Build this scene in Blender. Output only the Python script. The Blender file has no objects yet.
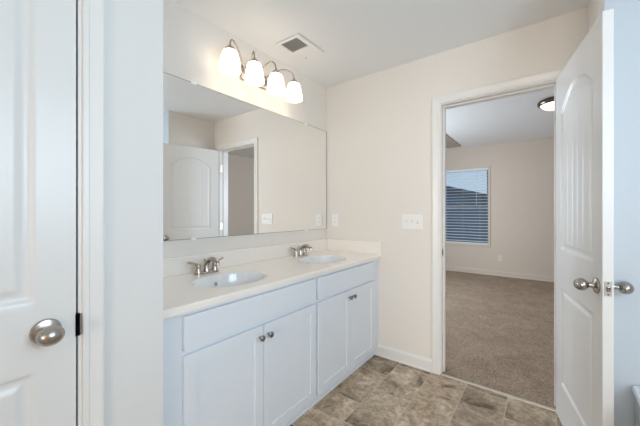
import bpy, bmesh, math, random
from mathutils import Vector, Matrix

S = bpy.context.scene
C = S.collection
PI = math.pi
random.seed(4)

# ------------------------------------------------------------------ camera
cam = bpy.data.cameras.new('camera')
cam.sensor_width = 36.0
cam.lens = 36.0 * 297.96 / 640.0
cam.shift_y = -1.244 / 640.0
cam.clip_start = 0.02
cam_o = bpy.data.objects.new('camera', cam)
C.objects.link(cam_o)
cam_o.location = (-2.3534, -1.6982, 1.2334)
cam_o.rotation_euler = (PI / 2, 0, math.radians(37.1 - 90.0))
S.camera = cam_o

# ------------------------------------------------------------------ world, daylight, exposure
w = bpy.data.worlds.new('sky')
S.world = w
w.use_nodes = True
bg = w.node_tree.nodes['Background']
bg.inputs['Color'].default_value = (0.60, 0.80, 1.0, 1)
bg.inputs['Strength'].default_value = 0.74

def area(name, loc, rot, sx, sy, power, col):
    l = bpy.data.lights.new(name, 'AREA')
    l.shape = 'RECTANGLE'
    l.size = sx
    l.size_y = sy
    l.energy = power
    l.color = col
    o = bpy.data.objects.new(name, l)
    C.objects.link(o)
    o.location = loc
    o.rotation_euler = rot
    return o

DAY = (0.66, 0.85, 1.0)
BED_FILL = (0.76, 0.88, 1.0)
# daylight through the bathroom window over the tub (faces +Y); fill outside an added bedroom side window (faces -Y)
area('bathroom_daylight', (-1.90, -2.86, 1.62), (PI / 2, 0, 0), 1.06, 1.0, 28, DAY)
area('entry_fill', (-7.62, -2.60, 1.40), (PI / 2, 0, -PI / 2), 2.6, 1.7, 200, (1.0, 0.92, 0.82))  # added warm fill from an unseen room behind the camera
area('bedroom_fill', (1.9, 1.11, 1.5), (-PI / 2, 0, 0), 1.26, 1.2, 84, BED_FILL)  # added cool fill, shining in through an unseen side window

S.view_settings.view_transform = 'Standard'
S.view_settings.look = 'None'
S.view_settings.gamma = 1.0
S.view_settings.use_curve_mapping = False
S.view_settings.exposure = 0.06
S.cycles.use_denoising = True
S.cycles.max_bounces = 12
S.cycles.diffuse_bounces = 8
S.cycles.glossy_bounces = 6

LAMP = (1.0, 0.85, 0.68)
LAMP_STRENGTH = 2.5
BULB_STRENGTH = 3.5
BED_LAMP_STRENGTH = 2.6

# ------------------------------------------------------------------ materials
def srgb(r, g, b):
    f = lambda v: (v / 255.0 / 12.92) if v <= 10 else ((v / 255.0 + 0.055) / 1.055) ** 2.4
    return (f(r), f(g), f(b), 1)

def mat(name, col, rough=0.5, metal=0.0, spec=0.5, coat=0.0):
    m = bpy.data.materials.new(name)
    m.use_nodes = True
    b = m.node_tree.nodes['Principled BSDF']
    b.inputs['Base Color'].default_value = col
    b.inputs['Roughness'].default_value = rough
    b.inputs['Metallic'].default_value = metal
    b.inputs['Specular IOR Level'].default_value = spec
    b.inputs['Coat Weight'].default_value = coat
    return m

def nodes(m):
    nt = m.node_tree
    return nt, nt.nodes, nt.links, nt.nodes['Principled BSDF']

def add_noise_bump(m, scale, strength, dist=0.002, detail=4):
    nt, N, L, b = nodes(m)
    tc = N.new('ShaderNodeTexCoord')
    no = N.new('ShaderNodeTexNoise')
    no.inputs['Scale'].default_value = scale
    no.inputs['Detail'].default_value = detail
    bu = N.new('ShaderNodeBump')
    bu.inputs['Strength'].default_value = strength
    bu.inputs['Distance'].default_value = dist
    L.new(tc.outputs['Object'], no.inputs['Vector'])
    L.new(no.outputs['Fac'], bu.inputs['Height'])
    L.new(bu.outputs['Normal'], b.inputs['Normal'])
    return no

M = {}
M['wall'] = mat('beige_wall_paint', (0.80, 0.755, 0.705, 1), 0.7, spec=0.3)
add_noise_bump(M['wall'], 260, 0.08, 0.001)
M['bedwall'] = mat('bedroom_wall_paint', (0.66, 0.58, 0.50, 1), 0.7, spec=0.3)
M['closetwall'] = mat('closet_wall_daylight_tint', (0.745, 0.74, 0.73, 1), 0.6, spec=0.3)  # the beige wall paint, with cool daylight put into the colour
add_noise_bump(M['bedwall'], 260, 0.08, 0.001)
M['ceil'] = mat('ceiling_paint', (0.85, 0.855, 0.86, 1), 0.8, spec=0.2)
add_noise_bump(M['ceil'], 120, 0.15, 0.002)
M['trim'] = mat('white_trim_paint', (0.79, 0.775, 0.755, 1), 0.35)
M['door'] = mat('white_door_paint', (0.76, 0.75, 0.735, 1), 0.32)
M['cab'] = mat('white_lacquer_daylight_tint', (0.755, 0.795, 0.85, 1), 0.35)  # white lacquer, its blue cast is daylight put into the colour
M['counter'] = mat('cream_cultured_marble', (0.90, 0.845, 0.785, 1), 0.18, coat=0.3)
M['basin'] = mat('white_glazed_basin', (0.79, 0.79, 0.795, 1), 0.12, coat=0.4)
M['nickel'] = mat('brushed_nickel', (0.44, 0.40, 0.365, 1), 0.27, metal=1.0)
M['chrome'] = mat('polished_nickel', (0.50, 0.46, 0.42, 1), 0.14, metal=1.0)
M['pewter'] = mat('dark_chrome', (0.30, 0.30, 0.31, 1), 0.16, metal=1.0)
M['bronze'] = mat('oil_rubbed_bronze', (0.13, 0.10, 0.08, 1), 0.25, metal=0.9)
M['black'] = mat('shade_black', (0.004, 0.004, 0.004, 1), 0.9, spec=0.0)  # solid black standing in for shade at the strikes
M['plastic'] = mat('white_plastic', (0.88, 0.865, 0.845, 1), 0.3)
M['slot'] = mat('grey_plastic', (0.34, 0.33, 0.32, 1), 0.5)
M['slotline'] = mat('toggle_recess', (0.55, 0.53, 0.51, 1), 0.5)
M['grille'] = mat('grey_fan_louvres', (0.58, 0.58, 0.58, 1), 0.5)
M['fan'] = mat('white_fan_cover', (0.84, 0.84, 0.84, 1), 0.4)
M['clip'] = mat('clear_plastic_clip', (0.9, 0.9, 0.9, 1), 0.1)
M['mirror'] = mat('silvered_mirror', (0.955, 0.96, 0.955, 1), 0.0, metal=1.0)
M['medge'] = mat('mirror_glass_edge', (0.12, 0.13, 0.12, 1), 0.2)
M['alcove_tint'] = mat('alcove_wall_daylight_tint', (0.54, 0.60, 0.66, 1), 0.5)  # beige wall recoloured, blue daylight is painted in
M['tub'] = mat('white_tub_acrylic', (0.84, 0.84, 0.84, 1), 0.15)
M['strip'] = mat('pale_metal_strip', (0.62, 0.58, 0.52, 1), 0.3, metal=0.6)
M['blind'] = mat('white_blind_slat', (0.80, 0.83, 0.86, 1), 0.4)
M['hatch'] = mat('tan_hatch_board', (0.42, 0.36, 0.30, 1), 0.6)
M['siding'] = mat('slate_blue_siding', (0.13, 0.21, 0.32, 1), 0.7)
M['roof'] = mat('dark_roof_shingle', (0.10, 0.14, 0.19, 1), 0.8)
M['sash'] = mat('silhouetted_window_sash', (0.20, 0.22, 0.25, 1), 0.4)  # backlit silhouette of the meeting rail put into the sash colour
M['bedplastic'] = mat('almond_plastic', (0.74, 0.67, 0.59, 1), 0.35)
M['lawn'] = mat('lawn', (0.08, 0.12, 0.05, 1), 0.9)
M['dark'] = mat('closet_interior', (0.30, 0.28, 0.25, 1), 0.8)

def emission_mat(name, col, strength, base=(0.9, 0.88, 0.85, 1)):
    m = mat(name, base, 0.25)
    b = m.node_tree.nodes['Principled BSDF']
    b.inputs['Emission Color'].default_value = (*col, 1)
    b.inputs['Emission Strength'].default_value = strength
    return m
M['shade'] = emission_mat('lit_frosted_glass', LAMP, LAMP_STRENGTH)
M['bulb'] = emission_mat('lit_bulb', LAMP, BULB_STRENGTH)
M['bowl'] = emission_mat('lit_bowl_glass', LAMP, BED_LAMP_STRENGTH)

def glass_pane():
    m = bpy.data.materials.new('window_glass')
    m.use_nodes = True
    nt = m.node_tree
    N, L = nt.nodes, nt.links
    N.remove(N['Principled BSDF'])
    t = N.new('ShaderNodeBsdfTransparent')
    g = N.new('ShaderNodeBsdfGlossy')
    g.inputs['Roughness'].default_value = 0.02
    fr = N.new('ShaderNodeFresnel')
    fr.inputs['IOR'].default_value = 1.45
    mx = N.new('ShaderNodeMixShader')
    L.new(fr.outputs[0], mx.inputs[0])
    L.new(t.outputs[0], mx.inputs[1])
    L.new(g.outputs[0], mx.inputs[2])
    L.new(mx.outputs[0], N['Material Output'].inputs['Surface'])
    return m
M['glass'] = glass_pane()

def tile_mat():
    m = mat('slate_look_vinyl_tile', (0.3, 0.27, 0.23, 1), 0.30)
    nt, N, L, b = nodes(m)
    tc = N.new('ShaderNodeTexCoord')
    mp = N.new('ShaderNodeMapping')
    mp.inputs['Location'].default_value = (0.2625 + 4.05, 5.0, 0)
    L.new(tc.outputs['Object'], mp.inputs['Vector'])
    br = N.new('ShaderNodeTexBrick')
    br.offset = 0.5
    br.inputs['Scale'].default_value = 1.0
    br.inputs['Brick Width'].default_value = 0.405
    br.inputs['Row Height'].default_value = 0.25
    br.inputs['Mortar Size'].default_value = 0.0028
    br.inputs['Mortar Smooth'].default_value = 0.3
    br.inputs['Bias'].default_value = 0.0
    br.inputs['Color1'].default_value = (0.0, 0.0, 0.0, 1)
    br.inputs['Color2'].default_value = (1.0, 1.0, 1.0, 1)
    br.inputs['Mortar'].default_value = (0.5, 0.5, 0.5, 1)
    L.new(mp.outputs[0], br.inputs['Vector'])
    # every tile slides the cloud pattern so that it breaks at the joints
    ad = N.new('ShaderNodeVectorMath')
    ad.operation = 'MULTIPLY_ADD'
    ad.inputs[1].default_value = (7.0, 11.0, 5.0)
    L.new(br.outputs['Color'], ad.inputs[0])
    L.new(tc.outputs['Object'], ad.inputs[2])
    n1 = N.new('ShaderNodeTexNoise')
    n1.inputs['Scale'].default_value = 5.0
    n1.inputs['Detail'].default_value = 7.0
    n1.inputs['Roughness'].default_value = 0.62
    n1.inputs['Distortion'].default_value = 0.7
    L.new(ad.outputs[0], n1.inputs['Vector'])
    n2 = N.new('ShaderNodeTexNoise')
    n2.inputs['Scale'].default_value = 34.0
    n2.inputs['Detail'].default_value = 5.0
    n2.inputs['Distortion'].default_value = 0.6
    L.new(ad.outputs[0], n2.inputs['Vector'])
    r1 = N.new('ShaderNodeValToRGB')
    e = r1.color_ramp.elements
    e[0].position = 0.36
    e[0].color = srgb(114, 94, 74)
    e[1].position = 0.68
    e[1].color = srgb(232, 217, 197)
    k = e.new(0.46)
    k.color = srgb(178, 158, 134)
    k = e.new(0.58)
    k.color = srgb(203, 184, 161)
    L.new(n1.outputs['Fac'], r1.inputs['Fac'])
    r2 = N.new('ShaderNodeValToRGB')
    r2.color_ramp.elements[0].position = 0.36
    r2.color_ramp.elements[0].color = (0.66, 0.63, 0.60, 1)
    r2.color_ramp.elements[1].position = 0.62
    r2.color_ramp.elements[1].color = (1.06, 1.06, 1.06, 1)
    L.new(n2.outputs['Fac'], r2.inputs['Fac'])
    mu = N.new('ShaderNodeMixRGB')
    mu.blend_type = 'MULTIPLY'
    mu.inputs[0].default_value = 1.0
    L.new(r1.outputs[0], mu.inputs[1])
    L.new(r2.outputs[0], mu.inputs[2])
    hsv = N.new('ShaderNodeHueSaturation')
    mr = N.new('ShaderNodeMapRange')
    mr.inputs['To Min'].default_value = 0.82
    mr.inputs['To Max'].default_value = 1.18
    L.new(br.outputs['Color'], mr.inputs['Value'])
    L.new(mr.outputs[0], hsv.inputs['Value'])
    L.new(mu.outputs[0], hsv.inputs['Color'])
    gm = N.new('ShaderNodeMixRGB')
    gm.inputs[2].default_value = srgb(200, 187, 171)
    L.new(br.outputs['Fac'], gm.inputs[0])
    L.new(hsv.outputs[0], gm.inputs[1])
    L.new(gm.outputs[0], b.inputs['Base Color'])
    bu = N.new('ShaderNodeBump')
    bu.inputs['Strength'].default_value = 0.25
    bu.inputs['Distance'].default_value = 0.002
    bu.invert = True
    L.new(br.outputs['Fac'], bu.inputs['Height'])
    L.new(bu.outputs[0], b.inputs['Normal'])
    return m
M['tile'] = tile_mat()

def carpet_mat():
    m = mat('brown_grey_carpet', (0.2, 0.17, 0.14, 1), 0.95, spec=0.1)
    nt, N, L, b = nodes(m)
    tc = N.new('ShaderNodeTexCoord')
    mp = N.new('ShaderNodeMapping')
    mp.inputs['Scale'].default_value = (1, 1, 1)
    L.new(tc.outputs['Object'], mp.inputs['Vector'])
    n1 = N.new('ShaderNodeTexNoise')
    n1.inputs['Scale'].default_value = 95.0
    n1.inputs['Detail'].default_value = 3.0
    L.new(mp.outputs[0], n1.inputs['Vector'])
    n2 = N.new('ShaderNodeTexNoise')
    n2.inputs['Scale'].default_value = 5.0
    n2.inputs['Detail'].default_value = 3.0
    n2.inputs['Distortion'].default_value = 1.0
    L.new(mp.outputs[0], n2.inputs['Vector'])
    r = N.new('ShaderNodeValToRGB')
    r.color_ramp.elements[0].position = 0.32
    r.color_ramp.elements[0].color = srgb(138, 119, 101)
    r.color_ramp.elements[1].position = 0.68
    r.color_ramp.elements[1].color = srgb(182, 163, 144)
    L.new(n1.outputs['Fac'], r.inputs['Fac'])
    r2 = N.new('ShaderNodeValToRGB')
    r2.color_ramp.elements[0].position = 0.35
    r2.color_ramp.elements[0].color = (0.86, 0.86, 0.86, 1)
    r2.color_ramp.elements[1].position = 0.65
    r2.color_ramp.elements[1].color = (1.06, 1.06, 1.06, 1)
    L.new(n2.outputs['Fac'], r2.inputs['Fac'])
    mu = N.new('ShaderNodeMixRGB')
    mu.blend_type = 'MULTIPLY'
    mu.inputs[0].default_value = 1.0
    L.new(r.outputs[0], mu.inputs[1])
    L.new(r2.outputs[0], mu.inputs[2])
    L.new(mu.outputs[0], b.inputs['Base Color'])
    bu = N.new('ShaderNodeBump')
    bu.inputs['Strength'].default_value = 0.8
    bu.inputs['Distance'].default_value = 0.006
    L.new(n1.outputs['Fac'], bu.inputs['Height'])
    L.new(bu.outputs[0], b.inputs['Normal'])
    return m
M['carpet'] = carpet_mat()

def lap_siding():
    nt, N, L, b = nodes(M['siding'])
    tc = N.new('ShaderNodeTexCoord')
    wv = N.new('ShaderNodeTexWave')
    wv.bands_direction = 'Z'
    wv.wave_profile = 'SAW'
    wv.inputs['Scale'].default_value = 1.6
    bu = N.new('ShaderNodeBump')
    bu.inputs['Strength'].default_value = 0.5
    L.new(tc.outputs['Object'], wv.inputs['Vector'])
    L.new(wv.outputs['Fac'], bu.inputs['Height'])
    L.new(bu.outputs[0], b.inputs['Normal'])
lap_siding()

# ------------------------------------------------------------------ mesh helpers
class MB:
    """collects shapes into one mesh"""
    def __init__(self):
        self.bm = bmesh.new()

    def box(self, x0, x1, y0, y1, z0, z1, bev=0.0, seg=2):
        b2 = bmesh.new()
        v = [b2.verts.new((x, y, z)) for x in (x0, x1) for y in (y0, y1) for z in (z0, z1)]
        for f in ((0, 1, 3, 2), (4, 6, 7, 5), (0, 4, 5, 1), (2, 3, 7, 6), (0, 2, 6, 4), (1, 5, 7, 3)):
            b2.faces.new([v[i] for i in f])
        bmesh.ops.recalc_face_normals(b2, faces=b2.faces)
        if bev > 0:
            bmesh.ops.bevel(b2, geom=list(b2.edges), offset=bev, segments=seg, affect='EDGES', profile=0.5)
        self.merge(b2)
        return self

    def merge(self, b2, mtx=None):
        if mtx is not None:
            b2.transform(mtx)
        me = bpy.data.meshes.new('tmp')
        b2.to_mesh(me)
        self.bm.from_mesh(me)
        bpy.data.meshes.remove(me)
        b2.free()

    def lathe(self, prof, mtx=None, n=32, sx=1.0, sy=1.0):
        """prof: list of (r, z); r = 0 closes the end"""
        b2 = bmesh.new()
        rings = []
        for r, z in prof:
            if r < 1e-6:
                rings.append([b2.verts.new((0, 0, z))])
            else:
                rings.append([b2.verts.new((r * sx * math.cos(2 * PI * i / n), r * sy * math.sin(2 * PI * i / n), z)) for i in range(n)])
        for a, b in zip(rings[:-1], rings[1:]):
            for i in range(n):
                j = (i + 1) % n
                if len(a) == 1 and len(b) == 1:
                    continue
                if len(a) == 1:
                    b2.faces.new((a[0], b[i], b[j]))
                elif len(b) == 1:
                    b2.faces.new((a[i], b[0], a[j]))
                else:
                    b2.faces.new((a[i], b[i], b[j], a[j]))
        bmesh.ops.recalc_face_normals(b2, faces=b2.faces)
        self.merge(b2, mtx)
        return self

    def tube(self, pts, rad, n=12):
        pts = [Vector(p) for p in pts]
        rads = rad if isinstance(rad, (list, tuple)) else [rad] * len(pts)
        b2 = bmesh.new()
        rings = []
        t0 = (pts[1] - pts[0]).normalized()
        up = Vector((0, 0, 1)) if abs(t0.z) < 0.9 else Vector((1, 0, 0))
        nrm = t0.cross(up).normalized()
        for i, p in enumerate(pts):
            a = pts[max(i - 1, 0)]
            b = pts[min(i + 1, len(pts) - 1)]
            t = (b - a).normalized()
            nrm = (nrm - t * nrm.dot(t)).normalized()
            bi = t.cross(nrm)
            rings.append([b2.verts.new(p + (nrm * math.cos(2 * PI * k / n) + bi * math.sin(2 * PI * k / n)) * rads[i]) for k in range(n)])
        for a, b in zip(rings[:-1], rings[1:]):
            for k in range(n):
                j = (k + 1) % n
                b2.faces.new((a[k], b[k], b[j], a[j]))
        b2.faces.new(rings[0])
        b2.faces.new(rings[-1])
        bmesh.ops.recalc_face_normals(b2, faces=b2.faces)
        self.merge(b2)
        return self

    def prism(self, poly, axis, a, b):
        """poly: 2D outline; extruded along axis between a and b"""
        b2 = bmesh.new()
        def P(q, t):
            return {'x': (t, q[0], q[1]), 'y': (q[0], t, q[1]), 'z': (q[0], q[1], t)}[axis]
        va = [b2.verts.new(P(q, a)) for q in poly]
        vb = [b2.verts.new(P(q, b)) for q in poly]
        n = len(poly)
        b2.faces.new(va)
        b2.faces.new(vb)
        for i in range(n):
            j = (i + 1) % n
            b2.faces.new((va[i], va[j], vb[j], vb[i]))
        bmesh.ops.recalc_face_normals(b2, faces=b2.faces)
        self.merge(b2)
        return self

    def build(self, name, m, parent=None, smooth=False, loc=None):
        me = bpy.data.meshes.new(name)
        self.bm.to_mesh(me)
        self.bm.free()
        me.materials.append(m)
        o = bpy.data.objects.new(name, me)
        C.objects.link(o)
        if smooth:
            me.polygons.foreach_set('use_smooth', [True] * len(me.polygons))
            try:
                me.set_sharp_from_angle(angle=math.radians(40))
            except Exception:
                pass
        if parent is not None:
            o.parent = parent
        if loc is not None:
            o.location = loc
        return o

def bezier(p0, p1, p2, p3, n=20):
    p0, p1, p2, p3 = map(Vector, (p0, p1, p2, p3))
    return [((1 - t) ** 3) * p0 + 3 * t * (1 - t) ** 2 * p1 + 3 * t * t * (1 - t) * p2 + t ** 3 * p3 for t in [i / n for i in range(n + 1)]]

def empty(name, loc, rz=0.0):
    o = bpy.data.objects.new(name, None)
    o.empty_display_size = 0.1
    C.objects.link(o)
    o.location = loc
    o.rotation_euler = (0, 0, rz)
    return o

def tag(o, label=None, cat=None, group=None, kind=None):
    if label: o['label'] = label
    if cat: o['category'] = cat
    if group: o['group'] = group
    if kind: o['kind'] = kind
    return o

def struct(o, label=None, cat=None):
    return tag(o, label, cat, kind='structure')

def copy_tree(o, parent=None):
    c = o.copy()
    C.objects.link(c)
    if parent is not None:
        c.parent = parent
    for ch in list(o.children):
        copy_tree(ch, c)
    return c

def axis_mtx(origin, direction):
    d = Vector(direction).normalized()
    return Matrix.Translation(Vector(origin)) @ d.to_track_quat('Z', 'Y').to_matrix().to_4x4()

# ------------------------------------------------------------------ the room shell
H = 2.44
YR = -1.899          # the short right wall
XE = -0.60           # the tub alcove's end wall
XC, YC = -1.838, -0.60   # corner of the closet
OY0, OY1, OZ = -1.072, -1.754, 2.042   # clear opening of the bedroom door

MB().box(-3.4, 0.0, -2.75, 0.0, -0.06, 0.0).build('floor', M['tile'])
struct(bpy.data.objects['floor'], 'grey brown slate look tile floor of the bathroom', 'floor')
f = MB().box(0.0, 4.26, -4.0, 1.0, -0.06, 0.006).build('floor_bedroom', M['carpet'])
struct(f, 'brown grey carpet of the bedroom beyond the doorway', 'carpet')
f = MB().box(-3.5, 0.0, -2.85, 0.1, H, H + 0.08).build('ceiling', M['ceil'])
struct(f, 'white ceiling of the bathroom', 'ceiling')
H2 = 2.53
f = MB().box(0.12, 4.38, -4.1, 1.1, H2, H2 + 0.08).build('ceiling_bedroom', M['ceil'])
struct(f, 'pale ceiling of the bedroom beyond the doorway', 'ceiling')

struct(MB().box(-3.5, 0.0, 0.0, 0.1, 0, H).build('wall_left', M['wall']), 'beige wall behind the mirror and the vanity', 'wall')
# far wall with the doorway; the bedroom side has its own paint skin
wl = MB()
wl.box(0.0, 0.11, OY0 + 0.016, 1.1, 0, H)
wl.box(0.0, 0.11, -4.1, OY1 - 0.016, 0, H)
wl.box(0.0, 0.11, OY1 - 0.016, OY0 + 0.016, OZ + 0.016, H + 0.0)
struct(wl.build('wall_far', M['wall']), 'beige wall with the doorway and the switches', 'wall')
wl = MB()
wl.box(0.11, 0.12, OY0 + 0.016, 1.1, 0, H2)
wl.box(0.11, 0.12, -4.1, OY1 - 0.016, 0, H2)
wl.box(0.11, 0.12, OY1 - 0.016, OY0 + 0.016, OZ + 0.016, H2)
struct(wl.build('wall_bedroom_near', M['bedwall']))
struct(MB().box(XE, 0.0, -2.85, YR, 0, H).build('wall_right', M['wall']), 'short beige wall behind the open door', 'wall')
struct(MB().box(XE - 0.006, XE, -2.75, YR, 0.0, H).build('wall_tub_end', M['alcove_tint']), 'end wall of the tub alcove coloured with blue daylight behind the open door edge', 'wall')  # thin skin over the beige wall, carries the painted blue daylight
wl = MB()
WX0, WX1, WZ0, WZ1 = -2.43, -1.37, 1.12, 2.12
wl.box(-3.5, WX0, -2.85, -2.75, 0, H)
wl.box(WX1, XE, -2.85, -2.75, 0, H)
wl.box(WX0, WX1, -2.85, -2.75, 0, WZ0)
wl.box(WX0, WX1, -2.85, -2.75, WZ1, H)
struct(wl.build('wall_tub_side', M['wall']))
wl = MB()
wl.box(-3.5, -3.4, -2.75, -2.40, 0, H)
wl.box(-3.5, -3.4, -1.20, 0.0, 0, H)
wl.box(-3.5, -3.4, -2.40, -1.20, 2.08, H)
struct(wl.build('wall_back', M['wall']))
# unseen room and window added to send warm fill through the back doorway
struct(MB().box(-7.5, -3.4, -5.0, 0.1, -0.06, 0.0).build('floor_fill_room', M['carpet']))
struct(MB().box(-7.6, -3.5, -5.1, 0.1, H, H + 0.08).build('ceiling_fill_room', M['ceil']))
struct(MB().box(-7.5, -3.5, 0.0, 0.1, 0, H).build('wall_fill_room_left', M['wall']))
struct(MB().box(-7.5, -3.4, -5.1, -5.0, 0, H).build('wall_fill_room_right', M['wall']))
struct(MB().box(-3.5, -3.4, -5.0, -2.85, 0, H).build('wall_fill_room_near', M['wall']))
wl = MB()
wl.box(-7.6, -7.5, -5.1, -3.90, 0, H)
wl.box(-7.6, -7.5, -1.30, 0.1, 0, H)
wl.box(-7.6, -7.5, -3.90, -1.30, 0, 0.55)
wl.box(-7.6, -7.5, -3.90, -1.30, 2.25, H)
struct(wl.build('wall_fill_room_back', M['wall']))
# closet in the corner left of the vanity
CD0, CD1 = -2.0885, -2.6985      # closet door leaf edges
CJ = -2.0828                     # face of the right jamb
wl = MB()
wl.box(CJ + 0.019, XC, YC, YC + 0.1, 0, H)
wl.box(-3.4, CD1 - 0.026, YC, YC + 0.1, 0, H)
wl.box(CD1 - 0.026, CJ + 0.019, YC, YC + 0.1, 2.061, H)
wl.box(XC - 0.1, XC, YC + 0.1, 0.0, 0, H)
struct(wl.build('wall_closet', M['closetwall']), 'daylight tinted closet wall between the closet door and the vanity', 'wall')
struct(MB().box(-3.4, XC - 0.1, -0.012, 0.0, 0, H).build('wall_closet_inner', M['dark']))

# bedroom walls
BX = 4.26
W1Y0, W1Y1, W1Z0, W1Z1 = 0.105, -0.811, 0.595, 2.100
wl = MB()
wl.box(BX, BX + 0.12, W1Y0, 1.1, 0, H2)
wl.box(BX, BX + 0.12, -4.1, W1Y1, 0, H2)
wl.box(BX, BX + 0.12, W1Y1, W1Y0, 0, W1Z0)
wl.box(BX, BX + 0.12, W1Y1, W1Y0, W1Z1, H2)
struct(wl.build('wall_bedroom_far', M['bedwall']), 'tan bedroom wall with the blind covered window', 'wall')
struct(MB().box(0.12, BX, -4.1, -4.0, 0, H2).build('wall_bedroom_right', M['bedwall']))
wl = MB()
wl.box(0.12, 1.27, 1.0, 1.1, 0, H2)
wl.box(2.53, BX, 1.0, 1.1, 0, H2)
wl.box(1.27, 2.53, 1.0, 1.1, 0, 0.9)
wl.box(1.27, 2.53, 1.0, 1.1, 2.1, H2)
struct(wl.build('wall_bedroom_left', M['bedwall']))

# ---- doorway lining, stops and casings
def casing_sweep(mb, path, prof, out):
    """prof (w, t): w measured away from the opening, t off the wall; path = inner edge points in the wall plane;
    out(p, w_vec, t) maps to 3D. Mitred at the corners."""
    n = len(path)
    rings = []
    for i in range(n):
        p = Vector(path[i])
        ds = []
        if i > 0: ds.append((p - Vector(path[i - 1])).normalized())
        if i < n - 1: ds.append((Vector(path[i + 1]) - p).normalized())
        nr = [Vector((-d.y, d.x)) for d in ds]
        if len(nr) == 1:
            mv = nr[0]
        else:
            mv = (nr[0] + nr[1])
            mv = mv / mv.dot(nr[0])
        rings.append([mb.bm.verts.new(out(p + mv * wv, tv)) for wv, tv in prof])
    k = len(prof)
    fs = []
    for a, b in zip(rings[:-1], rings[1:]):
        for i in range(k):
            j = (i + 1) % k
            fs.append(mb.bm.faces.new((a[i], a[j], b[j], b[i])))
    fs.append(mb.bm.faces.new(rings[0]))
    fs.append(mb.bm.faces.new(rings[-1]))
    bmesh.ops.recalc_face_normals(mb.bm, faces=fs)

CAS = [(0, 0), (0, 0.009), (0.004, 0.012), (0.016, 0.0125), (0.019, 0.010), (0.024, 0.011), (0.040, 0.0145), (0.050, 0.0165), (0.058, 0.0165), (0.062, 0.014), (0.062, 0)]
jm = MB()
jm.box(0.0, 0.12, OY0, OY0 + 0.016, 0.006, OZ)
jm.box(0.0, 0.12, OY1 - 0.016, OY1, 0.006, OZ)
jm.box(0.0, 0.12, OY1 - 0.016, OY0 + 0.016, OZ, OZ + 0.016)
jm.box(0.042, 0.075, OY0 - 0.011, OY0, 0.006, OZ - 0.011, 0.002)
jm.box(0.042, 0.075, OY1, OY1 + 0.011, 0.006, OZ - 0.011, 0.002)
jm.box(0.042, 0.075, OY1, OY0, OZ - 0.011, OZ, 0.002)
struct(jm.build('trim_1', M['trim']), 'white jamb lining the bedroom doorway', 'door frame')
r = 0.006
path = [(OY1 - r, 0.0), (OY1 - r, OZ + r), (OY0 + r, OZ + r), (OY0 + r, 0.0)]
cm = MB()
casing_sweep(cm, path, CAS, lambda q, t: (-t, q.x, q.y))
struct(cm.build('trim_2', M['trim']), 'white casing around the bedroom doorway', 'trim')
cm = MB()
casing_sweep(cm, path, CAS, lambda q, t: (0.12 + t, q.x, q.y))
struct(cm.build('trim_3', M['trim']))
# closet door casing and jamb
jm = MB()
jm.box(CJ, CJ + 0.019, YC, YC + 0.1, 0, 2.061)
jm.box(CD1 - 0.026, CD1 - 0.007, YC, YC + 0.1, 0, 2.061)
jm.box(CD1 - 0.007, CJ, YC, YC + 0.1, 2.042, 2.061)
jm.box(CJ - 0.012, CJ, YC + 0.045, YC + 0.08, 0, 2.042)
struct(jm.build('trim_4', M['trim']), 'white jamb beside the closet door', 'door frame')
path = [(CD1 - 0.007 - r, 0.0), (CD1 - 0.007 - r, 2.048), (CJ + 0.009, 2.048), (CJ + 0.009, 0.0)]
cm = MB()
casing_sweep(cm, path, [(a * 0.84, b) for a, b in CAS], lambda q, t: (q.x, YC - t, q.y))
struct(cm.build('trim_5', M['trim']), 'white casing beside the closet door', 'trim')

# ---- baseboards
BASE = [(0, 0), (0.020, 0), (0.020, 0.008), (0.014, 0.016), (0.014, 0.074), (0.012, 0.082), (0.006, 0.088), (0.004, 0.095), (0, 0.095)]
def baseboard_x(name, x, s, y0, y1, z=0.0, m=None):
    return struct(MB().prism([(x + s * a, z + b) for a, b in BASE], 'y', y0, y1).build(name, m or M['trim'], smooth=False))
def baseboard_y(name, y, s, x0, x1, z=0.0, m=None):
    mb = MB()
    mb.prism([(y + s * a, z + b) for a, b in BASE], 'x', x0, x1)
    return struct(mb.build(name, m or M['trim']))
tag(baseboard_x('baseboard_far', 0.0, -1, OY0 + 0.069, -0.5125), 'white baseboard between the vanity and the doorway', 'baseboard')
baseboard_x('baseboard_far_right', 0.0, -1, YR, OY1 - 0.069)
baseboard_x('baseboard_bedroom_far', BX, -1, -4.0, 1.0, 0.006, M['bedwall'])
baseboard_x('baseboard_bedroom_near', 0.12, 1, OY0 + 0.069, 1.0, 0.006)
baseboard_y('baseboard_bedroom_right', -4.0, 1, 0.12, BX, 0.006)
baseboard_y('baseboard_closet', YC, -1, CJ + 0.062, XC)

# ---- strip where tile meets carpet
th = MB()
th.prism([(-0.009, 0.0), (-0.007, 0.005), (0.0, 0.009), (0.007, 0.0085), (0.009, 0.0065), (0.009, 0.0)], 'y', OY1, OY0)
struct(th.build('trim_6', M['strip'], smooth=True), 'thin pale strip where the tile meets the carpet', 'threshold')

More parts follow.
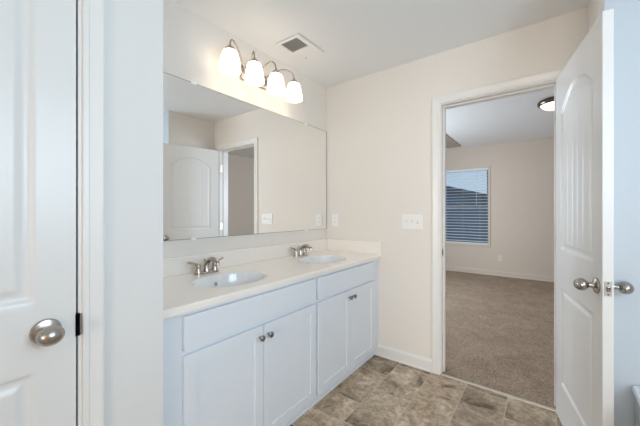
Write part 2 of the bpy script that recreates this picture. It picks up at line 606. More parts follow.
# ---- windows
def window(name, frame_boxes, panes):
    mb = MB()
    for b in frame_boxes:
        mb.box(*b, 0.003)
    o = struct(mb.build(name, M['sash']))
    for p in panes:
        MB().box(*p).build('window_pane', M['glass'], o)
    return o
fy0, fy1 = W1Y1, W1Y0
x0, x1 = BX + 0.068, BX + 0.118
zm = 1.326
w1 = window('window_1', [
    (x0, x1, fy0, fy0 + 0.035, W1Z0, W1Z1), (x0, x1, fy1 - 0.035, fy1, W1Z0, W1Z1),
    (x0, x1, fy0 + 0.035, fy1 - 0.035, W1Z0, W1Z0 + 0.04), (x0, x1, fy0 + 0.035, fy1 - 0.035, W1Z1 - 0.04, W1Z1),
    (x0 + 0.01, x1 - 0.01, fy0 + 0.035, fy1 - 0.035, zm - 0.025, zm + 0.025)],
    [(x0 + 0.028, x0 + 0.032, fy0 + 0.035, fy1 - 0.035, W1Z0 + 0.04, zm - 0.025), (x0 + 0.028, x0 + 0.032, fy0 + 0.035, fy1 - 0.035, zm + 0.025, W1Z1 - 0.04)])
tag(w1, 'bedroom window behind the white blind', 'window')
ws = MB().box(BX - 0.025, BX + 0.068, fy0 - 0.03, fy1 + 0.03, W1Z0 - 0.018, W1Z0, 0.004).build('window_sill', M['trim'], w1)
wt = MB()
casing_sweep(wt, [(fy0, W1Z0 - 0.018), (fy0, W1Z1), (fy1, W1Z1), (fy1, W1Z0 - 0.018)], [(0, 0), (0, 0.010), (0.03, 0.012), (0.034, 0.010), (0.034, 0)], lambda q, t: (BX - t, q.x, q.y))
wt.build('window_trim', M['bedwall'], w1)
MB().box(BX - 0.012, BX, fy0 - 0.034, fy1 + 0.034, W1Z0 - 0.055, W1Z0 - 0.018, 0.003).build('window_apron', M['bedwall'], w1)
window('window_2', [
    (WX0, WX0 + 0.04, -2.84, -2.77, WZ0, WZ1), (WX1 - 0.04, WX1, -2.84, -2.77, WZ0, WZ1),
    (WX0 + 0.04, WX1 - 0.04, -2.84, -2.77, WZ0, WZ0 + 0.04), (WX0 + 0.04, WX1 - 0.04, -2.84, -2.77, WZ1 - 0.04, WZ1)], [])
window('added_window_3', [  # unseen side window added to let light into the bedroom
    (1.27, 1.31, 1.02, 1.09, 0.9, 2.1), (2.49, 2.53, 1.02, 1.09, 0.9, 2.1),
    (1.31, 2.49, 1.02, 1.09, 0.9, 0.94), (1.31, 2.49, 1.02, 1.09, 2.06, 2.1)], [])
window('added_window_4', [  # unseen window added for the warm fill light
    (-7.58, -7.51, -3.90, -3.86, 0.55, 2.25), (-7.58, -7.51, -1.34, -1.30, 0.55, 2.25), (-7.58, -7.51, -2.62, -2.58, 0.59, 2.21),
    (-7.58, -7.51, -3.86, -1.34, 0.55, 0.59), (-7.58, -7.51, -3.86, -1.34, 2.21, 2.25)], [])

# ------------------------------------------------------------------ doors: moulded two panel plank doors with an arched top panel
DW, DH, DT = 0.700, 2.030, 0.034
def sm(t):
    t = max(0.0, min(1.0, t))
    return t * t * (3 - 2 * t)

def door_depth(u, z, W, s=0.105, rails=(0.225, 0.785, 1.005)):
    u0, u1 = s, W - s
    uc, hw = (u0 + u1) / 2, (u1 - u0) / 2
    best = 0.0
    for (za, zb, arch) in ((rails[0], rails[1], 0.0), (rails[2], 1.795, 0.105)):
        q = (u - uc) / hw
        top = zb + (arch * max(0.0, math.cos(q * PI / 2)) ** 0.9 if arch and abs(q) < 1 else 0.0)
        slope = 1.0
        if arch and abs(q) < 1:
            slope = 1.0 / math.sqrt(1 + (arch * PI / 2 / hw * math.sin(abs(q) * PI / 2)) ** 2)
        d = min(u - u0, u1 - u, z - za, (top - z) * slope)
        if d <= 0:
            continue
        h = -0.0085 * sm(d / 0.012)
        if d > 0.020:
            h += 0.0065 * sm((d - 0.020) / 0.022)
        if d > 0.046:
            pw = (u1 - u0 - 0.092) / 5.0
            k = ((u - u0 - 0.046) / pw) % 1.0
            dist = min(k, 1 - k) * pw
            if dist < 0.006:
                h -= 0.0019 * (1 - dist / 0.006)
        best = h
    return best

def door_leaf(name, W, flip, s=0.105, rails=(0.225, 0.785, 1.005)):
    """leaf in local space: u along +X from the hinge edge, front face towards +Y (flip mirrors it to -Y), base at z = 0"""
    us = sorted(set([0.0, W] + [round(i * 0.0045, 5) for i in range(1, int(W / 0.0045) + 1) if i * 0.0045 < W - 0.001]))
    zs = [0.0]
    z = 0.0
    while z < DH - 1e-6:
        fine = any(a - 0.006 < z < b for a, b in ((0.22, 0.275), (0.735, 0.80), (0.97, 1.055), (1.745, 1.905)))
        z += 0.005 if fine else 0.016
        zs.append(min(z, DH))
    sg = -1.0 if flip else 1.0
    bm = bmesh.new()
    for face in (0, 1):
        grid = []
        for zz in zs:
            row = []
            for uu in us:
                h = door_depth(uu, zz, W, s, rails)
                y = h if face == 0 else -DT - h
                row.append(bm.verts.new((uu, sg * y, zz)))
            grid.append(row)
        for i in range(len(zs) - 1):
            for j in range(len(us) - 1):
                q = (grid[i][j], grid[i][j + 1], grid[i + 1][j + 1], grid[i + 1][j])
                if (face == 1) != (not flip):
                    q = q[::-1]
                bm.faces.new(q[::-1] if False else q)
    for (a, b) in (((0, 0), (0, DH)), ((W, 0), (W, DH))):
        v = [bm.verts.new((a[0], 0, 0)), bm.verts.new((a[0], -sg * DT, 0)), bm.verts.new((a[0], -sg * DT, DH)), bm.verts.new((a[0], 0, DH))]
        bm.faces.new(v)
    for zz in (0, DH):
        v = [bm.verts.new((0, 0, zz)), bm.verts.new((W, 0, zz)), bm.verts.new((W, -sg * DT, zz)), bm.verts.new((0, -sg * DT, zz))]
        bm.faces.new(v)
    me = bpy.data.meshes.new(name)
    bm.to_mesh(me)
    bm.free()
    me.materials.append(M['door'])
    me.polygons.foreach_set('use_smooth', [True] * len(me.polygons))
    o = bpy.data.objects.new(name, me)
    C.objects.link(o)
    return o

ROSE = [(0, 0), (0.033, 0), (0.034, 0.003), (0.031, 0.008), (0.022, 0.011), (0.012, 0.013), (0.011, 0.024)]
def egg():
    out = [(0.011, 0.020), (0.0115, 0.030)]
    n = 16
    for i in range(1, n + 1):
        t = i / n
        a = math.acos(1 - 2 * (0.04 + 0.96 * t))
        r = 0.0265 * math.sin(a) * (1 + 0.08 * math.cos(a))
        out.append((max(r, 0.0) if i < n else 0.0, 0.030 + 0.048 * (0.04 + 0.96 * t)))
    return out
EGG = egg()

def knob(parent, u, z, y, d):
    k = MB().lathe(EGG, axis_mtx((u, y, z), (0, d, 0)), 36, 1.12, 0.98).build('door_knob', M['nickel'], parent, True)
    MB().lathe(ROSE, axis_mtx((u, y, z), (0, d, 0)), 36).build('knob_rose', M['nickel'], k, True)
    return k

# the open bedroom door, swung back against the short wall: local +X runs from hinge to latch edge
hx, hy = -0.025, -1.750
d1 = door_leaf('door_1', DW, True)
ang = math.atan2(-1.884 + 1.750, -0.725 + 0.025)
d1.location = (hx, hy, 0.010)
d1.rotation_euler = (0, 0, ang)
# with local X pointing to -X, local -Y is the room side
struct(d1, 'white arched panel door standing open beside the bedroom doorway', 'door')
knob(d1, DW - 0.054, 0.915, 0.0, -1)
knob(d1, DW - 0.054, 0.915, DT, 1)
lp = MB().box(DW, DW + 0.0018, 0.0045, DT - 0.0055, 0.885, 0.945, 0.0006).build('latch_plate', M['strip'], d1)
MB().box(DW + 0.0015, DW + 0.010, 0.010, DT - 0.011, 0.905, 0.925, 0.003).build('latch_bolt', M['pewter'], lp)
sc = MB()
for zz in (0.892, 0.938):
    sc.lathe([(0, 0), (0.0035, 0), (0.003, 0.001), (0, 0.0012)], axis_mtx((DW + 0.0017, DT / 2, zz), (1, 0, 0)), 12)
sc.build('screw', M['pewter'], lp)
for zz in (0.24, 1.03, 1.80):
    hg = MB()
    hg.lathe([(0, 0), (0.0055, 0), (0.0055, 0.088), (0.003, 0.091), (0, 0.092)], Matrix.Translation((-0.004, DT + 0.003, zz - 0.045)), 14)
    hg.box(-0.0015, 0.0, 0.0, 0.028, zz - 0.045, zz + 0.045)
    hg.build('hinge', M['nickel'], d1, True)

# the closed closet door (hinges on its far left edge, front towards -Y)
d2 = door_leaf('door_2', abs(CD1 - CD0), True, 0.088, (0.225, 0.790, 0.980))
d2.location = (CD1, YC - 0.001, 0.010)
struct(d2, 'white panel closet door with a nickel egg knob in the left foreground', 'door')
knob(d2, abs(CD1 - CD0) - 0.066, 0.895, 0.0, -1)
# strike plate with its curled lip on the closet jamb
sp = MB()
sp.box(CJ - 0.0015, CJ, YC + 0.004, YC + 0.028, 0.868, 0.936)
sp.build('strike_plate', M['nickel'], bpy.data.objects['trim_4'])
spl = bpy.data.objects['strike_plate']
lip = MB()
nl = 14
for a in range(nl):
    z0 = 0.871 + 0.062 * a / nl
    z1 = 0.871 + 0.062 * (a + 1) / nl
    wd = 0.006 + 0.016 * math.sin(PI * (a + 0.5) / nl) ** 0.7
    lip.box(CJ + 0.003, CJ + 0.001 + wd, YC - 0.0035, YC - 0.0005, z0, z1)
lip.build('strike_lip', M['nickel'], spl)
MB().box(CJ - 0.0068, CJ + 0.0034, YC - 0.0036, YC + 0.020, 0.869, 0.935).build('strike_hole_shade', M['black'], spl)  # black block paints the latch shadow over gap and jamb edge
for zz in (0.25, 1.04, 1.81):
    MB().box(0.002, 0.034, OY1, OY1 + 0.002, zz - 0.045, zz + 0.045).build('hinge_leaf', M['nickel'], bpy.data.objects['trim_1'])
# strike on the left jamb of the bedroom doorway
s2 = MB().box(0.012, 0.040, OY0 - 0.0016, OY0, 0.892, 0.955).build('strike_plate', M['nickel'], bpy.data.objects['trim_1'])
MB().box(0.018, 0.034, OY0 - 0.0024, OY0 - 0.001, 0.905, 0.942).build('strike_hole_shade', M['black'], s2)

# ------------------------------------------------------------------ vanity cabinets
CF = -0.550      # face frame plane
def shaker(x0, x1, z0, z1, yb, t=0.020, fr=0.052, rec=0.006):
    bm = bmesh.new()
    yf = yb - t
    e = 0.0015
    def loop(a, y):
        return [bm.verts.new((x0 + a, y, z0 + a)), bm.verts.new((x1 - a, y, z0 + a)), bm.verts.new((x1 - a, y, z1 - a)), bm.verts.new((x0 + a, y, z1 - a))]
    L = [loop(0, yb), loop(0, yf + e), loop(e, yf), loop(fr, yf), loop(fr + 0.0012, yf + rec)]
    bm.faces.new(L[0])
    for a, b in zip(L[:-1], L[1:]):
        for i in range(4):
            j = (i + 1) % 4
            bm.faces.new((a[i], a[j], b[j], b[i]))
    bm.faces.new(L[-1])
    bmesh.ops.recalc_face_normals(bm, faces=bm.faces)
    mb = MB()
    mb.merge(bm)
    return mb

CKNOB = [(0, 0), (0.006, 0), (0.005, 0.006), (0.006, 0.012), (0.0125, 0.016), (0.0150, 0.021), (0.0140, 0.026), (0.009, 0.0295), (0, 0.0305)]
def cabinet(name, xa, xb, doors, drawer, label):
    root = empty(name, ((xa + xb) / 2, -0.27, 0))
    ox = root.location.copy()
    def put(mb, nm, m, par, smooth=False):
        mb.bm.transform(Matrix.Translation(-ox))
        return mb.build(nm, m, par, smooth)
    b = MB()
    xl, xr = xa + 0.0005, xb - 0.0005
    b.box(xl, xl + 0.016, CF + 0.02, -0.008, 0.066, 0.837)
    b.box(xr - 0.016, xr, CF + 0.02, -0.008, 0.066, 0.837)
    b.box(xl, xr, -0.008, -0.001, 0.066, 0.837)
    b.box(xl + 0.016, xr - 0.016, CF + 0.02, -0.008, 0.066, 0.080)
    b.box(xl, xr, CF, CF + 0.02, 0.066, 0.837)
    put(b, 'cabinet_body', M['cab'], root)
    t = MB().box(xa + 0.0005, xb - 0.0005, -0.512, -0.495, 0.0, 0.066)
    t.prism([(-0.512, 0.0), (-0.522, 0.0), (-0.522, 0.008), (-0.518, 0.015), (-0.512, 0.016)], 'x', xa + 0.0005, xb - (0.014 if xb > -0.1 else 0.0005))
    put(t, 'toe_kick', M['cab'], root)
    d = MB().box(drawer[0], drawer[1], CF - 0.020, CF, drawer[2], drawer[3], 0.002)
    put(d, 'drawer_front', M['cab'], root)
    for (x0, x1, z0, z1, kx, kz) in doors:
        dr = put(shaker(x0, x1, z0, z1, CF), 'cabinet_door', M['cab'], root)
        kb = MB().lathe(CKNOB, axis_mtx((kx, CF - 0.020, kz), (0, -1, 0)), 24)
        put(kb, 'knob', M['pewter'], dr, True)
    tag(root, label, 'cabinet', 'white sink base cabinets of the vanity')
    return root
cabinet('base_cabinet', XC + 0.001, -0.888,
        [(-1.742, -1.3305, 0.083, 0.664, -1.356, 0.611), (-1.3265, -0.900, 0.083, 0.664, -1.298, 0.611)],
        (-1.742, -0.900, 0.684, 0.820),
        'white sink cabinet with two doors beside the closet wall, nearer of the vanity pair')
cabinet('base_cabinet', -0.888, -0.001,
        [(-0.876, -0.490, 0.083, 0.664, -0.516, 0.616), (-0.486, -0.113, 0.083, 0.664, -0.459, 0.616)],
        (-0.876, -0.113, 0.684, 0.820),
        'white sink cabinet with two doors against the far wall beside the doorway')

# ------------------------------------------------------------------ countertop with two integral oval basins
ZT, ZB = 0.868, 0.838
SINKS = [(-1.345, -0.330), (-0.510, -0.330)]
SA, SB = 0.214, 0.164
ct = empty('countertop', (-0.92, -0.28, ZB))
off = Vector(ct.location)
def sub(mb, nm, m, par, smooth=False):
    mb.bm.transform(Matrix.Translation(-off))
    return mb.build(nm, m, par, smooth)
def slab():
    mb = MB()
    x_l, x_r, y_f, y_b = XC + 0.0015, -0.001, -0.578, -0.001
    bl = 0.008
    blocks = []
    xs = [x_l]
    for (sx, sy) in SINKS:
        xs += [sx - SA - 0.05, sx + SA + 0.05]
    xs.append(x_r)
    bm = mb.bm
    yf = y_f + bl
    for i in range(0, len(xs) - 1, 2):
        v = [bm.verts.new(p) for p in ((xs[i], yf, ZT), (xs[i + 1], yf, ZT), (xs[i + 1], y_b, ZT), (xs[i], y_b, ZT))]
        bm.faces.new(v)
    n = 64
    for (sx, sy) in SINKS:
        X0, X1 = sx - SA - 0.05, sx + SA + 0.05
        cor = [(X1, yf), (X1, y_b), (X0, y_b), (X0, yf)]
        angs = [2 * PI * k / n for k in range(n)]
        for c in cor:
            a = math.atan2(c[1] - sy, c[0] - sx) % (2 * PI)
            k = min(range(len(angs)), key=lambda q: abs(angs[q] - a))
            angs[k] = a
        inn, outr = [], []
        for a in angs:
            ca, sa = math.cos(a), math.sin(a)
            tt = 1.0 / math.sqrt((ca / SA) ** 2 + (sa / SB) ** 2)
            inn.append(bm.verts.new((sx + ca * tt, sy + sa * tt, ZT)))
            cands = []
            if ca > 1e-6: cands.append((X1 - sx) / ca)
            if ca < -1e-6: cands.append((X0 - sx) / ca)
            if sa > 1e-6: cands.append((y_b - sy) / sa)
            if sa < -1e-6: cands.append((yf - sy) / sa)
            t2 = min(cands)
            outr.append(bm.verts.new((sx + ca * t2, sy + sa * t2, ZT)))
        for k in range(n):
            j = (k + 1) % n
            bm.faces.new((inn[k], outr[k], outr[j], inn[j]))
    # eased front edge, front, underside and back
    prof = [(yf, ZT), (y_f + 0.003, ZT - 0.0015), (y_f, ZT - 0.006), (y_f, ZB), (y_f + 0.03, ZB)]
    for (a, b) in zip(prof[:-1], prof[1:]):
        v = [bm.verts.new((x_l, a[0], a[1])), bm.verts.new((x_r, a[0], a[1])), bm.verts.new((x_r, b[0], b[1])), bm.verts.new((x_l, b[0], b[1]))]
        bm.faces.new(v[::-1])
    for x in (x_l, x_r):
        v = [bm.verts.new((x, q[0], q[1])) for q in prof] + [bm.verts.new((x, y_b, ZB)), bm.verts.new((x, y_b, ZT))]
        bm.faces.new(v)
    bmesh.ops.remove_doubles(bm, verts=bm.verts, dist=1e-5)
    bmesh.ops.recalc_face_normals(bm, faces=bm.faces)
    return mb
sub(slab(), 'counter_slab', M['counter'], ct)
sub(MB().box(XC + 0.0015, -0.001, -0.020, -0.001, ZT, 0.972, 0.003), 'backsplash', M['counter'], ct)
sub(MB().box(-0.020, -0.001, -0.583, -0.0205, ZT - 0.002, 0.974, 0.003), 'side_splash', M['counter'], ct)
for (sx, sy) in SINKS:
    pr = [(1.0, 0.0), (0.985, -0.005), (0.965, -0.016), (0.93, -0.045), (0.85, -0.085), (0.70, -0.112), (0.5, -0.126), (0.25, -0.132), (0.10, -0.134)]
    bs = MB().lathe([(a, b) for a, b in pr], None, 64, SA, SB)
    bs.bm.transform(Matrix.Translation((sx, sy, ZT)))
    b = sub(bs, 'basin', M['basin'], ct, True)
    dn = MB().lathe([(0, 0.003), (0.016, 0.003), (0.018, 0.0), (0.022, 0.0015), (0.023, -0.001)], Matrix.Translation((sx, sy, ZT - 0.1335)), 24)
    sub(dn, 'drain', M['chrome'], b, True)
    ov = MB().lathe([(0, 0), (0.010, 0), (0.011, 0.002), (0.0, 0.003)], axis_mtx((sx, sy + SB * 0.90, ZT - 0.052), (0, -1, 0.45)), 20)
    sub(ov, 'overflow_ring', M['chrome'], b, True)
tag(ct, 'cream countertop with two oval basins and a low backsplash on the white vanity', 'countertop')

# ------------------------------------------------------------------ faucets
def make_faucet(x, y):
    root = empty('faucet', (x, y, ZT))
    bp = MB()
    out = []
    n = 40
    for i in range(n):
        a = 2 * PI * i / n
        cx = 0.052 if math.cos(a) > 0 else -0.052
        out.append((cx + 0.025 * math.cos(a), 0.026 * math.sin(a)))
    bp.prism(out, 'z', 0.0, 0.010)
    bmesh.ops.bevel(bp.bm, geom=[e for e in bp.bm.edges if all(abs(v.co.z - 0.010) < 1e-6 for v in e.verts)], offset=0.004, segments=2, affect='EDGES')
    bp.build('base_plate', M['chrome'], root, True)
    spt = MB()
    spt.lathe([(0, 0.009), (0.019, 0.009), (0.018, 0.014), (0.0145, 0.024), (0.0145, 0.040), (0.012, 0.050), (0, 0.054)], None, 24)
    pts = bezier((0, 0.004, 0.036), (0, -0.010, 0.072), (0, -0.065, 0.092), (0, -0.112, 0.062), 16)
    spt.tube(pts, [0.0145 - 0.004 * i / 16 for i in range(17)], 16)
    spt.lathe([(0, -0.006), (0.0095, -0.006), (0.0105, 0.0), (0.0095, 0.010), (0, 0.010)], axis_mtx((0, -0.110, 0.058), (0, -0.25, -1)), 18)
    spt.build('spout', M['chrome'], root, True)
    rod = MB().tube([(0, 0.018, 0.008), (0, 0.018, 0.062)], 0.0025, 8)
    rod.lathe([(0, 0), (0.005, 0.001), (0.006, 0.006), (0.004, 0.011), (0, 0.012)], Matrix.Translation((0, 0.018, 0.060)), 14)
    rod.build('lift_rod', M['chrome'], root, True)
    for s in (-1, 1):
        h = MB()
        h.lathe([(0, 0.009), (0.021, 0.009), (0.0205, 0.013), (0.017, 0.020), (0.0145, 0.034), (0.0155, 0.040), (0.014, 0.048), (0.008, 0.053), (0, 0.054)], Matrix.Translation((s * 0.052, 0, 0)), 24)
        h.tube(bezier((s * 0.052, 0, 0.046), (s * 0.066, 0.001, 0.054), (s * 0.085, 0.002, 0.060), (s * 0.112, 0.004, 0.067), 10),
               [0.0085, 0.0080, 0.0074, 0.0068, 0.0062, 0.0058, 0.0056, 0.0056, 0.0058, 0.0060, 0.0045], 12)
        h.build('handle', M['chrome'], root, True)
    root.scale = (1.04, 1.0, 1.16)
    return root
fa = make_faucet(-1.345, -0.088)
fa.location.z = ZT + 0.0006
tag(fa, 'two handle polished nickel faucet behind the basin nearer the closet wall', 'faucet', 'faucets on the vanity')
fb = copy_tree(fa)
fb.location = (-0.490, -0.088, ZT + 0.0006)
tag(fb, 'two handle polished nickel faucet behind the basin near the far wall', 'faucet')

# ------------------------------------------------------------------ mirror
mr = empty('wall_mirror', (-0.92, 0, 1.07))
mo = Vector(mr.location)
def msub(mb, nm, m, par=mr, smooth=False):
    mb.bm.transform(Matrix.Translation(-mo))
    return mb.build(nm, m, par, smooth)
MX0, MX1, MZ0, MZ1 = XC + 0.004, -0.014, 1.072, 2.009
msub(MB().box(MX0, MX1, -0.0055, -0.0015, MZ0, MZ1), 'mirror_glass', M['mirror'])
ed = MB()
ed.box(MX1, MX1 + 0.0025, -0.0062, -0.0015, MZ0, MZ1)
ed.box(MX0, MX1, -0.0060, -0.0015, MZ1, MZ1 + 0.002)
ed.box(MX0, MX1, -0.0060, -0.0015, MZ0 - 0.002, MZ0)
msub(ed, 'mirror_edge', M['medge'])
for cx in (-1.38, -0.32):
    msub(MB().box(cx - 0.017, cx + 0.017, -0.010, -0.0005, MZ1 - 0.008, MZ1 + 0.010, 0.002), 'mirror_clip', M['clip'])
    msub(MB().box(cx - 0.017, cx + 0.017, -0.010, -0.0005, MZ0 - 0.010, MZ0 + 0.008, 0.002), 'mirror_clip', M['clip'])
tag(mr, 'wide frameless mirror on the wall above the double vanity', 'mirror')

# ------------------------------------------------------------------ vanity light
vl = empty('vanity_light', (-0.913, 0, 2.20))
vo = Vector(vl.location)
def vsub(mb, nm, m, par=vl, smooth=True):
    mb.bm.transform(Matrix.Translation(-vo))
    return mb.build(nm, m, par, smooth)
bp = MB()
bp.box(-1.035, -0.791, -0.022, -0.0005, 2.155, 2.255, 0.010, 3)
vsub(bp, 'back_plate', M['nickel'])
SH = [(-1.210, -0.995), (-1.015, -0.945), (-0.812, -0.881), (-0.617, -0.831)]
SZ = 2.243
for (x, bx) in SH:
    y = -0.130
    pts = bezier((bx, -0.015, 2.205), (bx + (x - bx) * 0.35, -0.040, 2.330), (x, y - 0.0, 2.385), (x, y, 2.262), 24)
    a = vsub(MB().tube(pts, 0.0055, 12), 'arm', M['nickel'])
    cp = MB().lathe([(0, 0.030), (0.008, 0.030), (0.010, 0.022), (0.017, 0.018), (0.029, 0.006), (0.033, -0.006), (0.030, -0.010), (0, -0.010)], Matrix.Translation((x, y, SZ + 0.002)), 28)
    vsub(cp, 'shade_holder', M['nickel'], a)
    bell = [(0.030, -0.004), (0.041, -0.012), (0.049, -0.030), (0.055, -0.058), (0.061, -0.095), (0.0655, -0.130), (0.0675, -0.156), (0.0655, -0.160), (0.0635, -0.156), (0.0585, -0.12), (0.050, -0.055), (0.040, -0.020), (0.0, -0.012)]
    shd = MB().lathe([(q[0], q[1] * 0.845) for q in bell], Matrix.Translation((x, y, SZ)), 36)
    vsub(shd, 'lamp_shade', M['shade'], a)
    blb = MB().lathe([(0.0, -0.035), (0.013, -0.045), (0.016, -0.070), (0.030, -0.100), (0.033, -0.116), (0.028, -0.128), (0.016, -0.130), (0.0, -0.131)], Matrix.Translation((x, y, SZ)), 24)
    vsub(blb, 'bulb', M['bulb'], a)
tag(vl, 'four shade nickel vanity light on the wall above the mirror', 'wall light')

# ------------------------------------------------------------------ exhaust fan in the ceiling
ef = empty('exhaust_fan', (-0.696, -0.266, H))
eo = Vector(ef.location)
def esub(mb, nm, m, par=ef, smooth=False):
    mb.bm.transform(Matrix.Translation(-eo))
    return mb.build(nm, m, par, smooth)
X0, X1, Y0, Y1 = -0.842, -0.552, -0.368, -0.162
gx0, gx1, gy0, gy1 = -0.822, -0.692, -0.340, -0.184
cv = MB()
zc0, zc1 = H - 0.013, H - 0.005
cv.box(X0, gx0, Y0, Y1, zc0, zc1)
cv.box(gx1, X1, Y0, Y1, zc0, zc1)
cv.box(gx0, gx1, Y0, gy0, zc0, zc1)
cv.box(gx0, gx1, gy1, Y1, zc0, zc1)
cover = esub(cv, 'fan_cover', M['fan'])
esub(MB().box(X0 + 0.012, X1 - 0.012, Y0 + 0.012, Y1 - 0.012, zc1, H), 'fan_housing', M['slot'])
gl = MB()
ns = 9
for i in range(ns):
    yy = gy0 + (gy1 - gy0) * (i + 0.5) / ns
    gl.prism([(yy - 0.006, zc0 + 0.001), (yy - 0.003, zc0 + 0.001), (yy + 0.006, zc1), (yy + 0.003, zc1)], 'x', gx0, gx1)
esub(gl, 'louvre', M['grille'])
esub(MB().lathe([(0, 0), (0.006, 0), (0.005, -0.002), (0, -0.0025)], Matrix.Translation((-0.575, -0.215, zc0)), 16), 'screw', M['slot'], cover)
tag(ef, 'square white exhaust fan cover with grey louvres in the bathroom ceiling', 'vent')

# ------------------------------------------------------------------ switches and outlets
def plate_x(name, x, y, z, w, h, m=None):
    """plate on a wall facing -X"""
    root = empty(name, (x, y, z))
    MB().box(-0.0065, -0.0003, -w / 2, w / 2, -h / 2, h / 2, 0.003).build('cover_plate', m or M['plastic'], root)
    return root
sw = plate_x('light_switch', 0.0, -0.846, 1.152, 0.168, 0.118)
for k in (-0.046, 0.0, 0.046):
    t = MB().box(-0.0072, -0.0058, k - 0.0055, k + 0.0055, -0.0125, 0.0125).build('toggle_slot', M['slotline'], sw)
    up = 1 if k < 0 else -1
    tg = MB().prism([(-0.006, -0.007), (-0.006, 0.007), (-0.016, up * 0.012 + 0.003), (-0.016, up * 0.012 - 0.004)], 'y', k - 0.004, k + 0.004)
    # outline is (x, z), extruded along y
    tg.build('toggle', M['plastic'], sw)
tag(sw, 'white three toggle switch plate on the beige wall beside the doorway', 'light switch')
def outlet(x, y, z, label, m=None):
    m = m or M['plastic']
    o = plate_x('electrical_outlet', x, y, z, 0.074, 0.118, m)
    for s in (-1, 1):
        rc = MB().box(-0.0085, -0.0055, -0.0165, 0.0165, s * 0.0195 - 0.014, s * 0.0195 + 0.014, 0.002).build('receptacle', m, o)
        sl = MB()
        sl.box(-0.0092, -0.0082, -0.0075, -0.0055, s * 0.0195 - 0.004, s * 0.0195 + 0.006)
        sl.box(-0.0092, -0.0082, 0.0055, 0.0075, s * 0.0195 - 0.004, s * 0.0195 + 0.006)
        sl.build('slot', M['slot'], rc)
    tag(o, label, 'outlet')
    return o
outlet(0.0, -0.103, 1.153, 'white wall outlet beside the mirror above the side splash')
outlet(BX, -1.007, 0.35, 'almond outlet low on the tan bedroom wall beyond the window corner', M['bedplastic'])

# ------------------------------------------------------------------ bathtub, only its corner shows at the right edge
tb = empty('bathtub', (-1.36, -2.36, 0))
to = Vector(tb.location)
def tsub(mb, nm, m, par=tb, smooth=False):
    mb.bm.transform(Matrix.Translation(-to))
    return mb.build(nm, m, par, smooth)
def tub_mesh():
    x0, x1, y0, y1, zt = -2.12, XE - 0.008, -2.748, -1.978, 0.53
    bm = bmesh.new()
    def rr(ax, ay, r, z, cx=(x0 + x1) / 2, cy=(y0 + y1) / 2, n=8):
        out = []
        for (qx, qy, a0) in ((1, 1, 0), (-1, 1, PI / 2), (-1, -1, PI), (1, -1, 3 * PI / 2)):
            for i in range(n + 1):
                a = a0 + PI / 2 * i / n
                out.append(bm.verts.new((cx + qx * (ax - r) + r * math.cos(a), cy + qy * (ay - r) + r * math.sin(a), z)))
        return out
    hx_, hy_ = (x1 - x0) / 2, (y1 - y0) / 2
    L = [rr(hx_ - 0.006, hy_ - 0.008, 0.012, 0.0), rr(hx_ - 0.006, hy_ - 0.008, 0.012, 0.49), rr(hx_, hy_, 0.015, 0.50), rr(hx_, hy_, 0.015, zt - 0.012),
         rr(hx_ - 0.004, hy_ - 0.004, 0.015, zt - 0.003), rr(hx_ - 0.012, hy_ - 0.012, 0.015, zt), rr(hx_ - 0.075, hy_ - 0.075, 0.12, zt),
         rr(hx_ - 0.085, hy_ - 0.085, 0.12, zt - 0.012), rr(hx_ - 0.14, hy_ - 0.12, 0.14, 0.16), rr(hx_ - 0.20, hy_ - 0.17, 0.13, 0.12)]
    for a, b in zip(L[:-1], L[1:]):
        n = len(a)
        for i in range(n):
            j = (i + 1) % n
            bm.faces.new((a[i], a[j], b[j], b[i]))
    bm.faces.new(L[-1])
    bm.faces.new(L[0])
    bmesh.ops.recalc_face_normals(bm, faces=bm.faces)
    mb = MB()
    mb.merge(bm)
    return mb
tsub(tub_mesh(), 'tub_shell', M['tub'], tb, True)
tsub(MB().lathe([(0, 0.004), (0.030, 0.003), (0.034, 0.0), (0, -0.001)], Matrix.Translation((-1.9, -2.36, 0.1215)), 24), 'drain', M['chrome'], tb, True)
tag(tb, 'white bathtub with its corner showing at the right edge behind the open door', 'bathtub')

# ------------------------------------------------------------------ bedroom things
bl = empty('window_blind', (BX, (fy0 + fy1) / 2, W1Z0))
bo = Vector(bl.location)
def bsub(mb, nm, m, par=bl, smooth=False):
    mb.bm.transform(Matrix.Translation(-bo))
    return mb.build(nm, m, par, smooth)
by0, by1 = fy0 + 0.006, fy1 - 0.006
bsub(MB().box(BX + 0.004, BX + 0.064, by0, by1, W1Z1 - 0.045, W1Z1 - 0.001, 0.003), 'head_rail', M['blind'])
bsub(MB().box(BX + 0.006, BX + 0.062, by0, by1, W1Z0 + 0.001, W1Z0 + 0.020, 0.003), 'bottom_rail', M['blind'])
sl = MB()
zz = W1Z0 + 0.050
pitch = 0.0595
while zz < W1Z1 - 0.055:
    a = math.radians(8)
    cx = BX + 0.034
    pr = []
    for k in range(7):
        t = -1 + 2 * k / 6
        pr.append((t * 0.031, 0.004 * (1 - t * t)))
    top = [(cx + px * math.cos(a) - pz * math.sin(a), zz + px * math.sin(a) + pz * math.cos(a)) for px, pz in pr]
    bot = [(q[0], q[1] - 0.0024) for q in top][::-1]
    bm_pts = top + bot
    # outline lies in (x, z); extrude along y
    sl.prism(bm_pts, 'y', by0, by1)
    zz += pitch
bsub(sl, 'slats', M['blind'])
cd = MB()
for yy in (by0 + 0.14, (by0 + by1) / 2, by1 - 0.14):
    cd.tube([(BX + 0.003, yy, W1Z0 + 0.01), (BX + 0.003, yy, W1Z1 - 0.03)], 0.0012, 6)
bsub(cd, 'ladder_cord', M['blind'])
bsub(MB().tube([(BX - 0.003, by0 + 0.20, 1.35), (BX - 0.003, by0 + 0.20, W1Z1 - 0.03)], 0.004, 8), 'tilt_wand', M['blind'])
tag(bl, 'white slatted blind hanging in the bedroom window', 'blind')

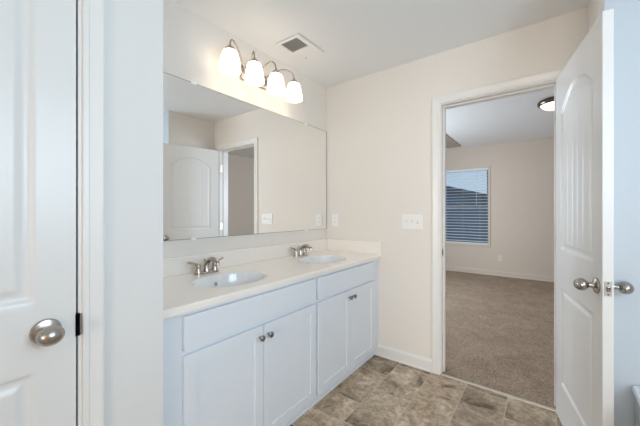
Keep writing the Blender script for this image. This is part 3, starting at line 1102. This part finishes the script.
fl = empty('ceiling_light', (2.05, -1.795, H2))
fo = Vector(fl.location)
def fsub(mb, nm, m, par=fl, smooth=True):
    mb.bm.transform(Matrix.Translation(-fo))
    return mb.build(nm, m, par, smooth)
tr = Matrix.Translation(fo)
fsub(MB().lathe([(0, 0), (0.150, 0), (0.168, -0.006), (0.176, -0.018), (0.176, -0.036), (0.168, -0.050), (0.150, -0.056), (0.146, -0.048), (0, -0.040)], tr, 48), 'rim', M['bronze'])
fsub(MB().lathe([(0.148, -0.038), (0.142, -0.055), (0.122, -0.078), (0.090, -0.096), (0.050, -0.107), (0, -0.110)], tr, 48), 'glass_bowl', M['bowl'])
fsub(MB().lathe([(0, -0.108), (0.012, -0.109), (0.010, -0.116), (0.006, -0.122), (0, -0.126)], tr, 20), 'finial', M['bronze'])
tag(fl, 'round flush ceiling light with a dark bronze rim in the bedroom', 'ceiling light')

ah = empty('attic_hatch', (3.3, -0.1, H2))
ao = Vector(ah.location)
def asub(mb, nm, m, par=ah):
    mb.bm.transform(Matrix.Translation(-ao))
    return mb.build(nm, m, par)
asub(MB().box(2.60, 4.02, -0.375, 0.25, H2 - 0.010, H2 - 0.0003), 'hatch_board', M['hatch'])
tag(ah, 'flat tan hatch board in the bedroom ceiling above the window', 'ceiling hatch')

# ------------------------------------------------------------------ outside the bedroom window
struct(MB().box(3.95, 40, -30, 30, -0.5, -0.4).build('ground', M['lawn']))
hs = empty('neighbour_house', (13.0, 1.0, -0.4))
ho = Vector(hs.location)
def hsub(mb, nm, m, par=hs):
    mb.bm.transform(Matrix.Translation(-ho))
    return mb.build(nm, m, par)
hsub(MB().prism([(-2.0, -0.4), (14.0, -0.4), (14.0, 1.5), (7.0, 3.60), (-2.0, 1.17)], 'x', 12.05, 20.0), 'house_wall', M['siding'])
hsub(MB().prism([(-2.6, 1.01), (7.0, 3.60), (14.8, 1.26), (14.8, 1.44), (7.0, 3.80), (-2.6, 1.20)], 'x', 11.75, 20.4), 'roof', M['roof'])
tag(hs, 'slate blue house with a sloping roof seen through the bedroom blind', 'house')
